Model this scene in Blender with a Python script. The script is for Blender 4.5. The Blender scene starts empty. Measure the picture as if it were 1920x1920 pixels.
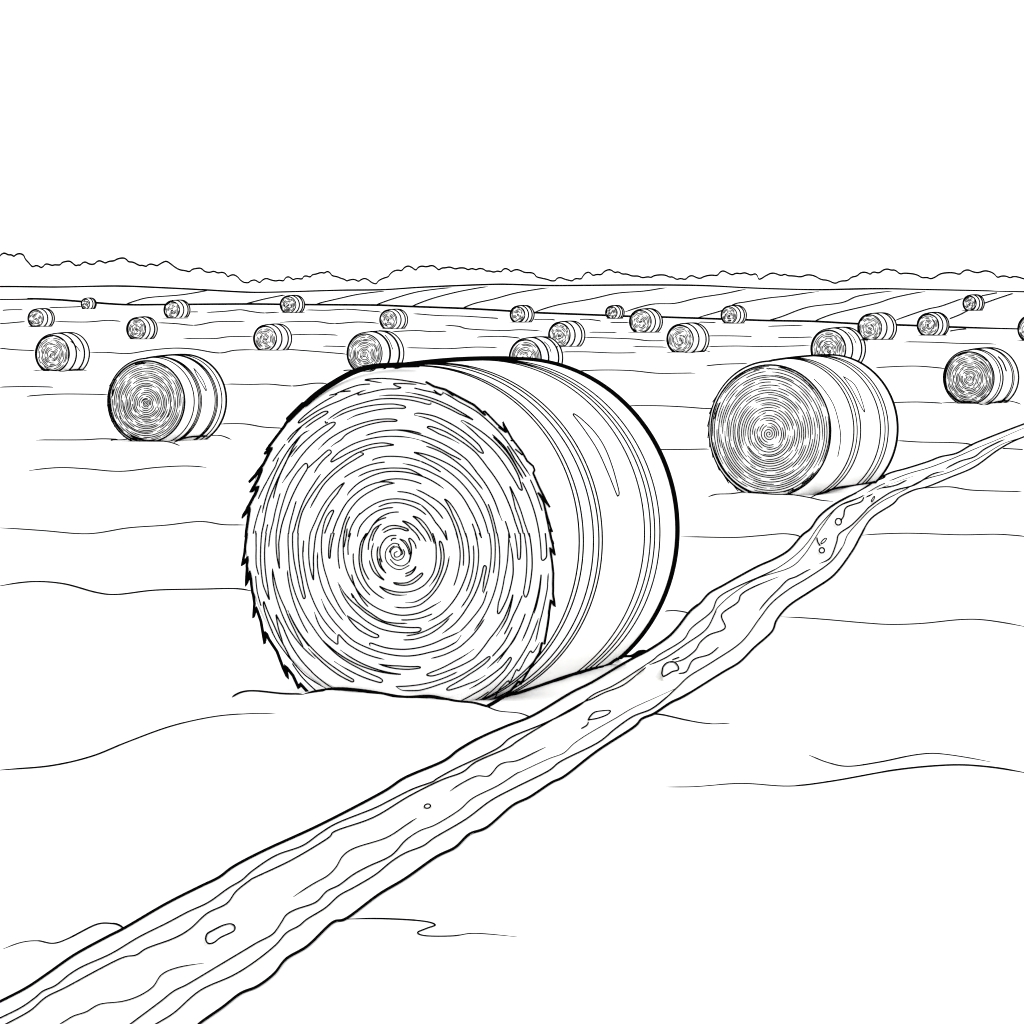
import bpy, math, random
from mathutils import Vector
from mathutils.bvhtree import BVHTree

sc = bpy.context.scene
COL = sc.collection
R = math.radians

# ------------------------------------------------------------------ camera
F = 8000.0            # focal length in photo pixels (1920 px wide)
HZ = 620.0            # eye level row
H = 1.725             # eye height, metres


def WF(w):
    """drawn line width to modelled width, photo pixels"""
    return w * .95 + .75

cam_d = bpy.data.cameras.new('camera')
cam = bpy.data.objects.new('camera', cam_d)
COL.objects.link(cam)
cam.location = (0, 0, H)
cam.rotation_euler = (R(90), 0, 0)
cam_d.sensor_width = 36.0
cam_d.lens = F * 36.0 / 1920.0
cam_d.shift_y = -(960.0 - HZ) / 1920.0
cam_d.clip_start = 0.1
cam_d.clip_end = 20000
sc.camera = cam

# ------------------------------------------------------------------ light: bright, even overcast
SUN_EL, SUN_AZ = R(16), R(140)
world = bpy.data.worlds.new('World')
sc.world = world
world.use_nodes = True
nt = world.node_tree
bg = nt.nodes['Background']
sky = nt.nodes.new('ShaderNodeTexSky')
sky.sky_type = 'NISHITA'
sky.sun_disc = False
sky.sun_elevation = SUN_EL
sky.sun_rotation = SUN_AZ
sky.dust_density = 2.0
sky.ozone_density = 1.0
# a closed, even white cloud layer over the clear-sky colour
skm = nt.nodes.new('ShaderNodeVectorMath')
skm.operation = 'SCALE'
skm.inputs['Scale'].default_value = 0.10
cloud = nt.nodes.new('ShaderNodeMix')
cloud.data_type = 'RGBA'
cloud.inputs[0].default_value = 0.97
cloud.inputs[7].default_value = (1, 1, 1, 1)
nt.links.new(sky.outputs[0], skm.inputs[0])
nt.links.new(skm.outputs[0], cloud.inputs[6])
nt.links.new(cloud.outputs[2], bg.inputs[0])
bg.inputs[1].default_value = 1.0
sun_d = bpy.data.lights.new('sun', 'SUN')
sun_d.energy = 0.9
sun_d.angle = R(60)
sun_d.color = (1.0, 0.99, 0.98)
sun = bpy.data.objects.new('sun', sun_d)
COL.objects.link(sun)
# towards the sun: azimuth from +Y, low behind the viewer's right shoulder, veiled by cloud
sdir = Vector((math.sin(SUN_AZ) * math.cos(SUN_EL), math.cos(SUN_AZ) * math.cos(SUN_EL), math.sin(SUN_EL)))
sun.rotation_euler = sdir.to_track_quat('Z', 'Y').to_euler()
sun.location = sdir * 50

sc.view_settings.view_transform = 'Standard'
sc.view_settings.look = 'None'
sc.view_settings.exposure = 0.54
sc.view_settings.gamma = 1.0
sc.view_settings.use_curve_mapping = False
sc.render.film_transparent = False
sc.cycles.filter_width = 1.1
sc.cycles.diffuse_bounces = 8
sc.cycles.max_bounces = 12


# ------------------------------------------------------------------ materials
def material(name, a, b, scale, rough=0.9):
    m = bpy.data.materials.new(name)
    m.use_nodes = True
    t = m.node_tree
    p = t.nodes['Principled BSDF']
    p.inputs['Roughness'].default_value = rough
    p.inputs['Specular IOR Level'].default_value = 0.0
    tc = t.nodes.new('ShaderNodeTexCoord')
    n = t.nodes.new('ShaderNodeTexNoise')
    n.inputs['Scale'].default_value = scale
    n.inputs['Detail'].default_value = 4
    mx = t.nodes.new('ShaderNodeMix')
    mx.data_type = 'RGBA'
    mx.inputs[6].default_value = (*a, 1)
    mx.inputs[7].default_value = (*b, 1)
    t.links.new(tc.outputs['Object'], n.inputs['Vector'])
    t.links.new(n.outputs['Fac'], mx.inputs[0])
    t.links.new(mx.outputs[2], p.inputs['Base Color'])
    return m


M_GROUND = material('pale_ground', (.85, .85, .85), (.88, .88, .88), .6)
M_TRACK = material('pale_track', (.85, .85, .825), (.88, .88, .855), .8)
M_STRAW = material('pale_straw', (.85, .85, .85), (.88, .88, .88), 9)
M_TREE = material('pale_foliage', (.85, .85, .85), (.88, .88, .88), .3)
M_STONE = material('pale_stone', (.85, .85, .845), (.88, .88, .875), 14)
M_INK = material('black_line', (.0010, .0010, .0011), (.0016, .0016, .0016), 5)
M_GREY = material('soft_black_line', (.008, .008, .008), (.012, .012, .012), 5)


# ------------------------------------------------------------------ mesh helpers
class MB:
    """collects shapes, links them as one mesh object"""
    def __init__(self):
        self.v, self.f, self.m = [], [], []

    def add(self, vs, fs, mi=0):
        o = len(self.v)
        self.v += [tuple(p) for p in vs]
        self.f += [tuple(i + o for i in q) for q in fs]
        self.m += [mi] * len(fs)

    def tube(self, pts, rad, mi=0, sides=6):
        P = [Vector(p) for p in pts]
        Q, RR = [P[0]], [rad[0]]
        for p, r in zip(P[1:], rad[1:]):
            if (p - Q[-1]).length > 0.05 * r:
                Q.append(p)
                RR.append(r)
        if len(Q) < 2:
            return
        n = len(Q)
        vs, fs = [], []
        side = None
        for i in range(n):
            t = (Q[min(i + 1, n - 1)] - Q[max(i - 1, 0)])
            if t.length < 1e-9:
                t = Q[i] - Q[i - 1] if i else Q[1] - Q[0]
            t.normalize()
            if side is None:
                ref = Vector((0, 0, 1)) if abs(t.z) < .9 else Vector((1, 0, 0))
                side = t.cross(ref).normalized()
            else:
                side = side - t * side.dot(t)
                if side.length < 1e-6:
                    side = t.orthogonal()
                side.normalize()
            up = side.cross(t)
            for k in range(sides):
                a = 2 * math.pi * k / sides
                vs.append(Q[i] + (side * math.cos(a) + up * math.sin(a)) * RR[i])
        for i in range(n - 1):
            for k in range(sides):
                k2 = (k + 1) % sides
                fs.append((i * sides + k, i * sides + k2, (i + 1) * sides + k2, (i + 1) * sides + k))
        t0 = (Q[0] - Q[1]).normalized()
        t1 = (Q[-1] - Q[-2]).normalized()
        a, b = len(vs), len(vs) + 1
        vs.append(Q[0] + t0 * RR[0] * .8)
        vs.append(Q[-1] + t1 * RR[-1] * .8)
        for k in range(sides):
            k2 = (k + 1) % sides
            fs.append((a, k2, k))
            fs.append((b, (n - 1) * sides + k, (n - 1) * sides + k2))
        self.add(vs, fs, mi)

    def build(self, name, mats, parent=None, origin=None, smooth=True):
        me = bpy.data.meshes.new(name)
        o = Vector(origin) if origin is not None else Vector((0, 0, 0))
        me.from_pydata([(x - o.x, y - o.y, z - o.z) for x, y, z in self.v], [], self.f)
        for m in mats:
            me.materials.append(m)
        me.polygons.foreach_set('material_index', self.m)
        me.polygons.foreach_set('use_smooth', [smooth] * len(self.f))
        me.update()
        ob = bpy.data.objects.new(name, me)
        COL.objects.link(ob)
        if parent is not None:
            ob.parent = parent
        elif origin is not None:
            ob.location = o
        return ob


def tag(o, label=None, cat=None, group=None, kind=None):
    for k, v in (('label', label), ('category', cat), ('group', group), ('kind', kind)):
        if v:
            o[k] = v


def catmull(p, n=6):
    if len(p) < 3:
        a, b = p
        return [(a[0] + (b[0] - a[0]) * i / n, a[1] + (b[1] - a[1]) * i / n) for i in range(n + 1)]
    out = []
    for i in range(len(p) - 1):
        p0, p1, p2, p3 = p[max(i - 1, 0)], p[i], p[i + 1], p[min(i + 2, len(p) - 1)]
        for k in range(n):
            t = k / n
            out.append(tuple(.5 * (2 * p1[j] + (p2[j] - p0[j]) * t + (2 * p0[j] - 5 * p1[j] + 4 * p2[j] - p3[j]) * t * t
                                   + (3 * p1[j] - p0[j] - 3 * p2[j] + p3[j]) * t ** 3) for j in (0, 1)))
    out.append(tuple(p[-1]))
    return out


def chaikin(p, it=1):
    for _ in range(it):
        q = [p[0]]
        for a, b in zip(p, p[1:]):
            q.append((a[0] * .75 + b[0] * .25, a[1] * .75 + b[1] * .25))
            q.append((a[0] * .25 + b[0] * .75, a[1] * .25 + b[1] * .75))
        q.append(p[-1])
        p = q
    return p


def pts(s, ox=0, oy=0, k=1.0):
    a = [float(v) for v in s.replace(',', ' ').split()]
    return [(ox + a[i] * k, oy + a[i + 1] * k) for i in range(0, len(a) - 1, 2)]


def lines(block, ox=0, oy=0, k=1.0):
    return [pts(l, ox, oy, k) for l in block.strip().splitlines() if l.strip()]


EYE = Vector((0, 0, H))


def ray(px, py):
    return Vector(((px - 960) / F, 1.0, -(py - HZ) / F))


def to_px(p):
    return 960 + F * p[0] / p[1], HZ + F * (H - p[2]) / p[1]


# ------------------------------------------------------------------ the ground: gentle rise to a far ridge
KY = [-400, 0, 14, 20, 36, 52, 81, 124, 178, 261, 300, 365, 400, 480, 560]
KR = [None, None, None, 1310, None, 925, 826, 756, 697, 650, 632, 605, 592, 570, 556]
KZ = []
for y, r in zip(KY, KR):
    KZ.append(0.0 if r is None else H - (r - HZ) * y / F)
KZ[4] = -.12
RIDGE = pts('-900,545 -300,541 0,539 110,540 220,538 300,541 380,545 460,549.5 500,550 560,548.5 640,546 720,545 780,541 840,538 '
            '920,535 960,535 1020,537 1080,537 1200,536 1310,537 1390,541 1440,543 1530,545 1640,543 1720,544.5 1840,547 1920,549 2300,548 3000,545')
YR = 640.0


def slopes(x, y):
    n = len(x)
    d = [(y[i + 1] - y[i]) / (x[i + 1] - x[i]) for i in range(n - 1)]
    m = [d[0]] + [0 if d[i - 1] * d[i] <= 0 else 2 / (1 / d[i - 1] + 1 / d[i]) for i in range(1, n - 1)] + [d[-1]]
    return m


KM = slopes(KY, KZ)


def pchip(x):
    if x <= KY[0]:
        return KZ[0]
    if x >= KY[-1]:
        return KZ[-1]
    i = 0
    while KY[i + 1] < x:
        i += 1
    h = KY[i + 1] - KY[i]
    t = (x - KY[i]) / h
    return ((2 * t ** 3 - 3 * t * t + 1) * KZ[i] + (t ** 3 - 2 * t * t + t) * h * KM[i]
            + (-2 * t ** 3 + 3 * t * t) * KZ[i + 1] + (t ** 3 - t * t) * h * KM[i + 1])


def lerp_poly(P, x):
    if x <= P[0][0]:
        return P[0][1]
    for a, b in zip(P, P[1:]):
        if x <= b[0]:
            return a[1] + (b[1] - a[1]) * (x - a[0]) / (b[0] - a[0])
    return P[-1][1]


RIDGE_S = catmull(RIDGE, 6)


def ground_z(X, Y):
    if Y < 500:
        return pchip(Y)
    zr = H - (lerp_poly(RIDGE_S, 960 + F * X / YR) - HZ) * YR / F      # ridge height along X
    z0 = pchip(500)
    if Y <= YR:
        t = (Y - 500) / (YR - 500)
        s0 = (pchip(500) - pchip(499)) * (YR - 500)
        s1 = .35 * (zr - z0)
        return ((2 * t ** 3 - 3 * t * t + 1) * z0 + (t ** 3 - 2 * t * t + t) * s0
                + (-2 * t ** 3 + 3 * t * t) * zr + (t ** 3 - t * t) * s1)
    t = min(1, (Y - YR) / 160)
    t = t * t * (3 - 2 * t)
    return zr * (1 - t) + (zr * .2 - .5) * t


def axis_steps(lo, fine0, fine1, hi, step, grow):
    a, v, s = [], fine0, step
    while v > lo:
        a.append(v)
        s *= grow
        v -= s
    a.append(lo)
    a = a[::-1]
    v = fine0 + step
    while v < fine1:
        a.append(v)
        v += step
    s = step
    while v < hi:
        a.append(v)
        s *= grow
        v += s
    a.append(hi)
    return a


class Bale:
    """a lathe-shaped round bale lying on its side; t runs along the axis from the near end, a is the angle round it"""
    def __init__(self, C, yaw, rf, rn, rl, L, name_label, shoulder=.055):
        self.C, self.yaw, self.L, self.rf, self.rn, self.rl, self.sh = Vector(C), yaw, L, rf, rn, rl, shoulder
        self.ax = Vector((math.sin(yaw), math.cos(yaw), 0))
        self.u = Vector((math.cos(yaw), -math.sin(yaw), 0))
        self.v = Vector((0, 0, 1))
        base = self.C + self.ax * (L / 2)
        self.root = bpy.data.objects.new('hay_bale', None)
        self.root.empty_display_size = .3
        COL.objects.link(self.root)
        self.base = Vector((base.x, base.y, self.C.z - rn))
        self.root.location = self.base
        tag(self.root, name_label, 'hay bale', 'round hay bales scattered over the field')
        # profile radius(t)
        ts = [0]
        self.prof = [(0.0, rf), (.012, rf + (rn - rf) * .45), (.03, rf + (rn - rf) * .8), (shoulder, rn)]
        for i in range(1, 9):
            t = shoulder + (L - 2 * shoulder) * i / 8
            self.prof.append((t, rn + (rl - rn) * i / 8 + .012 * math.sin(math.pi * i / 8)))
        self.prof += [(L - shoulder * .35, rl * .988), (L, rl * .955)]
        N = 128
        self.side = MB()
        vs, fs = [], []
        for (t, r) in self.prof:
            for k in range(N):
                vs.append(self.P(t, r, 2 * math.pi * k / N))
        m = len(self.prof)
        for i in range(m - 1):
            for k in range(N):
                k2 = (k + 1) % N
                fs.append((i * N + k, (i + 1) * N + k, (i + 1) * N + k2, i * N + k2))
        vs.append(self.P(L, 0, 0))
        for k in range(N):
            fs.append((len(vs) - 1, (m - 1) * N + (k + 1) % N, (m - 1) * N + k))
        self.side.add(vs, fs, 0)
        self.face = MB()
        dv, df = [], []
        rr = [rf * q for q in (1, .9, .7, .45, .2)]
        for r in rr:
            for k in range(N):
                dv.append(self.P(-.006 * (1 - (r / rf) ** 2), r, 2 * math.pi * k / N))
        for i in range(4):
            for k in range(N):
                k2 = (k + 1) % N
                df.append((i * N + k, i * N + k2, (i + 1) * N + k2, (i + 1) * N + k))
        dv.append(self.P(-.006, 0, 0))
        for k in range(N):
            df.append((4 * N + k, 4 * N + (k + 1) % N, len(dv) - 1))
        self.face.add(dv, df, 0)
        o = len(vs)
        self.bvh = BVHTree.FromPolygons([tuple(p) for p in vs + dv], fs + [tuple(i + o for i in q) for q in df])
        self.Y = self.C.y

    def P(self, t, r, a):
        return self.C + self.ax * t + (self.u * math.cos(a) + self.v * math.sin(a)) * r

    def rad(self, t):
        return lerp_poly(self.prof, t)

    def px(self, w):
        return WF(w) * .5 * self.Y / F

    def ring(self, mb, t, a0, a1, w, mi=0, n=72, wob=0, clip=None, dr=0, seed=0, taper=False):
        out, rd = [], []
        for i in range(n + 1):
            a = R(a0 + (a1 - a0) * i / n)
            r = self.px(w)
            if taper:
                r *= max(.3, min(1, i / n * 5, (n - i) / n * 5))
            tt = t + wob * math.sin(2.1 * a + seed)
            p = self.P(tt, self.rad(tt) + r * .5 + dr, a)
            if clip is not None:
                x, y = to_px(p)
                if y > lerp_poly(clip, x):
                    if len(out) > 1:
                        mb.tube(out, rd, mi)
                    out, rd = [], []
                    continue
            out.append(p)
            rd.append(r)
        if len(out) > 1:
            mb.tube(out, rd, mi)

    def generator(self, mb, a, t0, t1, w, mi=0):
        out = [self.P(t0 + (t1 - t0) * i / 16, self.rad(t0 + (t1 - t0) * i / 16) + self.px(w) * .55, R(a)) for i in range(17)]
        mb.tube(out, [self.px(w)] * 17, mi)

    def traced(self, mb, Q, w, mi=0, taper=0, rim_t=.02):
        out, rd = [], []
        n = len(Q)
        for i, (x, y) in enumerate(Q):
            d = ray(x, y)
            h = self.bvh.ray_cast(EYE, d.normalized(), 30000)
            if h[0] is not None:
                p, nr = h[0], h[1]
                if nr.dot(d) > 0:
                    nr = -nr
            else:
                c = self.C + self.ax * rim_t
                s = (c - EYE).dot(self.ax) / d.dot(self.ax)
                p, nr = EYE + d * s, -self.ax
            r = self.px(w)
            if taper:
                if abs(Q[0][1] - 1000) > 5:
                    r *= max(.5, min(1, (i + .5) / n * taper))
                if abs(Q[-1][1] - 1000) > 5:
                    r *= max(.5, min(1, (n - i - .5) / n * taper))
            out.append(p + nr * r * .6)
            rd.append(r)
        mb.tube(out, rd, mi)

    def part(self, mb, name, mats):
        if not mb.f:
            return None
        return mb.build(name, mats, self.root, self.base)


# ---- the big bale
yaw_main = R(20.5)
YM = 20.0
CM = Vector(((748 - 960) * YM / F, YM, H - (1015 - HZ) * YM / F))
big = Bale(CM, yaw_main, .765, .812, .838, 1.66,
           'largest hay bale of all, filling the middle beside the rutted track', .07)
T1, T2, T3, T4, T5, T6 = (430, 660, .1875), (730, 660, .1875), (430, 1000, .1875), (730, 1000, .1875), (960, 660, .1875), (960, 960, .1875)
CONTACT_F = pts('20 1645 100 1605 250 1580 500 1608 740 1612 880 1580 1080 1555 1300 1570 1500 1600 1750 1640', *T3) + \
    pts('400 1630 560 1660 700 1685 850 1700 980 1735', *T4)
CONTACT_S = pts('980 1735 1200 1620 1500 1520 1700 1450', *T4) + pts('750 1580 930 1540 1060 1460 1200 1445 1280 1400 1370 1395', *T6)
CLIP = sorted(CONTACT_F + CONTACT_S[1:])

Z1 = (1310, 640, 400 / 1920)
Z2 = (180, 640, 280 / 1920)
Z9 = (1700, 560, 220 / 1408)
SECOND = dict(px=(1329, 1560, 1680, 667, 929), Y=51.6, sink=.03)
CONTACT2_F = pts('290 1375 450 1357 660 1380 830 1383 1000 1410', *Z1)
CONTACT2_S = pts('1000 1410 1220 1325 1420 1295 1560 1270 1650 1240', *Z1)


def bale_from_px(px, Y, sink, rf, label):
    xl, xf, xr, top, foot = px
    h = foot - top
    hh = h / 2 / (1 - sink)
    rn = hh * .96 * Y / F
    rl = hh * 1.03 * Y / F
    c = min(.965, (xf - xl) / 2 / (hh * .94))
    th = math.acos(c)
    cx = (xl + xf) / 2
    yaw = th + math.atan((cx - 960) / F)
    L = min(max((xr - xf) * Y / F / math.sin(th), rn * 1.2), rn * 2.4)
    C = Vector(((cx - 960) * Y / F, Y, H - (foot + sink * 2 * hh - .96 * hh - HZ) * Y / F))
    return Bale(C, yaw, rn * rf, rn, rl, L, label, shoulder=.09 * rn)


second = bale_from_px(SECOND['px'], SECOND['Y'], SECOND['sink'], .95, 'second largest hay bale, standing where the track bends on the right')


# soft banks of soil and stubble heaped against the two nearest bales
BANK = []
for (bale, lists, sg) in ((big, (CONTACT_F, CONTACT_S[:-2]), .11), (second, (CONTACT2_F, CONTACT2_S), .2)):
    for L_ in lists:
        for (x, y) in catmull(L_, 3):
            hb = bale.bvh.ray_cast(EYE, ray(x, y).normalized(), 3000)[0]
            if hb is not None:
                BANK.append((hb.x, hb.y, hb.z - ground_z(hb.x, hb.y), sg))
BX0, BX1 = min(b[0] for b in BANK) - .8, max(b[0] for b in BANK) + .8


def bank(X, Y):
    if not (BX0 < X < BX1):
        return 0.0
    sw = sz = 0.0
    near, sn = 1e9, 1.0
    for (bx, by, dz, sg) in BANK:
        d2 = (X - bx) ** 2 + (Y - by) ** 2
        if d2 < 10 * sg * sg:
            w = math.exp(-d2 / (2 * sg * sg))
            sw += w
            sz += w * dz
            if d2 < near:
                near, sn = d2, sg
    return sz / sw * math.exp(-near / (2 * sn * sn)) if sw else 0.0


XS = axis_steps(-5000, -1.6, 5.2, 5000, .1, 1.045)
YS = sorted(set(axis_steps(-400, 10, 24, 49, .1, 1.03) + axis_steps(48.9, 49.1, 56, 9000, .2, 1.022) + [YR]))
gm = MB()
gv = [(x, y, ground_z(x, y) + (bank(x, y) if 18 < y < 58 else 0.0)) for y in YS for x in XS]
nx = len(XS)
gf = [(j * nx + i, j * nx + i + 1, (j + 1) * nx + i + 1, (j + 1) * nx + i) for j in range(len(YS) - 1) for i in range(nx - 1)]
gm.add(gv, gf, 0)
GB = BVHTree.FromPolygons(gv, gf)


def mesh_z(x, y):
    return GB.ray_cast(Vector((x, y, 200)), Vector((0, 0, -1)))[0].z


def ground_hit(px, py):
    d = ray(px, py)
    h = GB.ray_cast(EYE, d.normalized(), 30000)
    return h[0], h[1]


def stroke_ground(mb, P, w, mi, smooth=6, taper=(1, 1), bales=(), lift=1.0, up=0.0):
    """an ink line lying on the ground (or on the foot of a bale it runs along); w = width in photo pixels"""
    Q = catmull(P, smooth) if smooth else P
    n = len(Q)
    out, rad = [], []
    for i, (x, y) in enumerate(Q):
        h, nrm = ground_hit(x, y)
        for bv in bales:
            b = bv.ray_cast(EYE, ray(x, y).normalized(), 30000)
            if b[0] is not None and (h is None or b[0].y < h.y):
                h, nrm = b[0], b[1]
                if nrm.y > 0:
                    nrm = -nrm
        if h is None:
            continue
        e = min(1, .35 + (i / n) * 9) if taper[0] else 1
        e2 = min(1, .35 + ((n - 1 - i) / n) * 9) if taper[1] else 1
        ww = w[i * len(w) // n] if isinstance(w, (list, tuple)) else w
        r = WF(ww) * .5 * h.y / F * min(e, e2)
        out.append(h - ray(x, y).normalized() * r * 2.2 if bales else h + Vector((0, 0, r * lift + up)))
        rad.append(r)
    if len(out) > 1:
        mb.tube(out, rad, mi)


# ------------------------------------------------------------------ hay bales
def straw_rings(b, mb, spacing, w, seed, cx=-.02, cy=-.05, fill=.8, outer=1.0, mi=1):
    """curved straw ends showing on the cut end, as broken arcs winding round the core"""
    rnd = random.Random(seed)
    hp = b.rf / b.Y * F
    r = .0
    # core spiral
    out, rd = [], []
    turns = 2.6 if hp > 60 else 1.6
    n = 46
    for i in range(n):
        a = turns * 2 * math.pi * i / n + seed
        rr = (.01 + .1 * i / n)
        p = b.P(-.008, 0, 0) + (b.u * (cx + rr * math.cos(a)) + b.v * (cy + rr * math.sin(a))) * b.rf
        out.append(p - b.ax * b.px(w) * .4)
        rd.append(b.px(w) * (.9 if hp > 60 else .62))
    mb.tube(out, rd, mi)
    rp = .13 * hp
    while rp < hp * .985 * outer:
        q = rp / hp
        a = rnd.random() * 6.28
        end = a + 2 * math.pi
        while a < end - .05:
            ln = rnd.uniform(.35, 1.25) * (.55 + .45 / max(q, .3))
            ln = min(ln, end - a)
            gap = rnd.uniform(1.2, 3.2) * spacing / hp / q * (1.25 - fill) * 2.2
            m = max(5, int(ln * q * 22))
            dr = rnd.uniform(-.16, .16) * spacing / hp
            tw = rnd.uniform(-.35, .35) * spacing / hp
            out, rd = [], []
            for i in range(m + 1):
                aa = a + ln * i / m
                rr = min(q + dr + tw * (i / m - .5), .985)
                off = 1 - rr ** 2
                p = b.P(-.006 * (1 - rr * rr), b.rf * rr, aa) + (b.u * cx + b.v * cy) * b.rf * off
                out.append(p - b.ax * b.px(w) * .4)
                rd.append(b.px(w) * max(.6, min(1, (i + .6) / m * 6, (m - i + .6) / m * 6)))
            mb.tube(out, rd, mi, 5)
            a += ln + gap
        rp += spacing * rnd.uniform(.92, 1.08)


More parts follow.
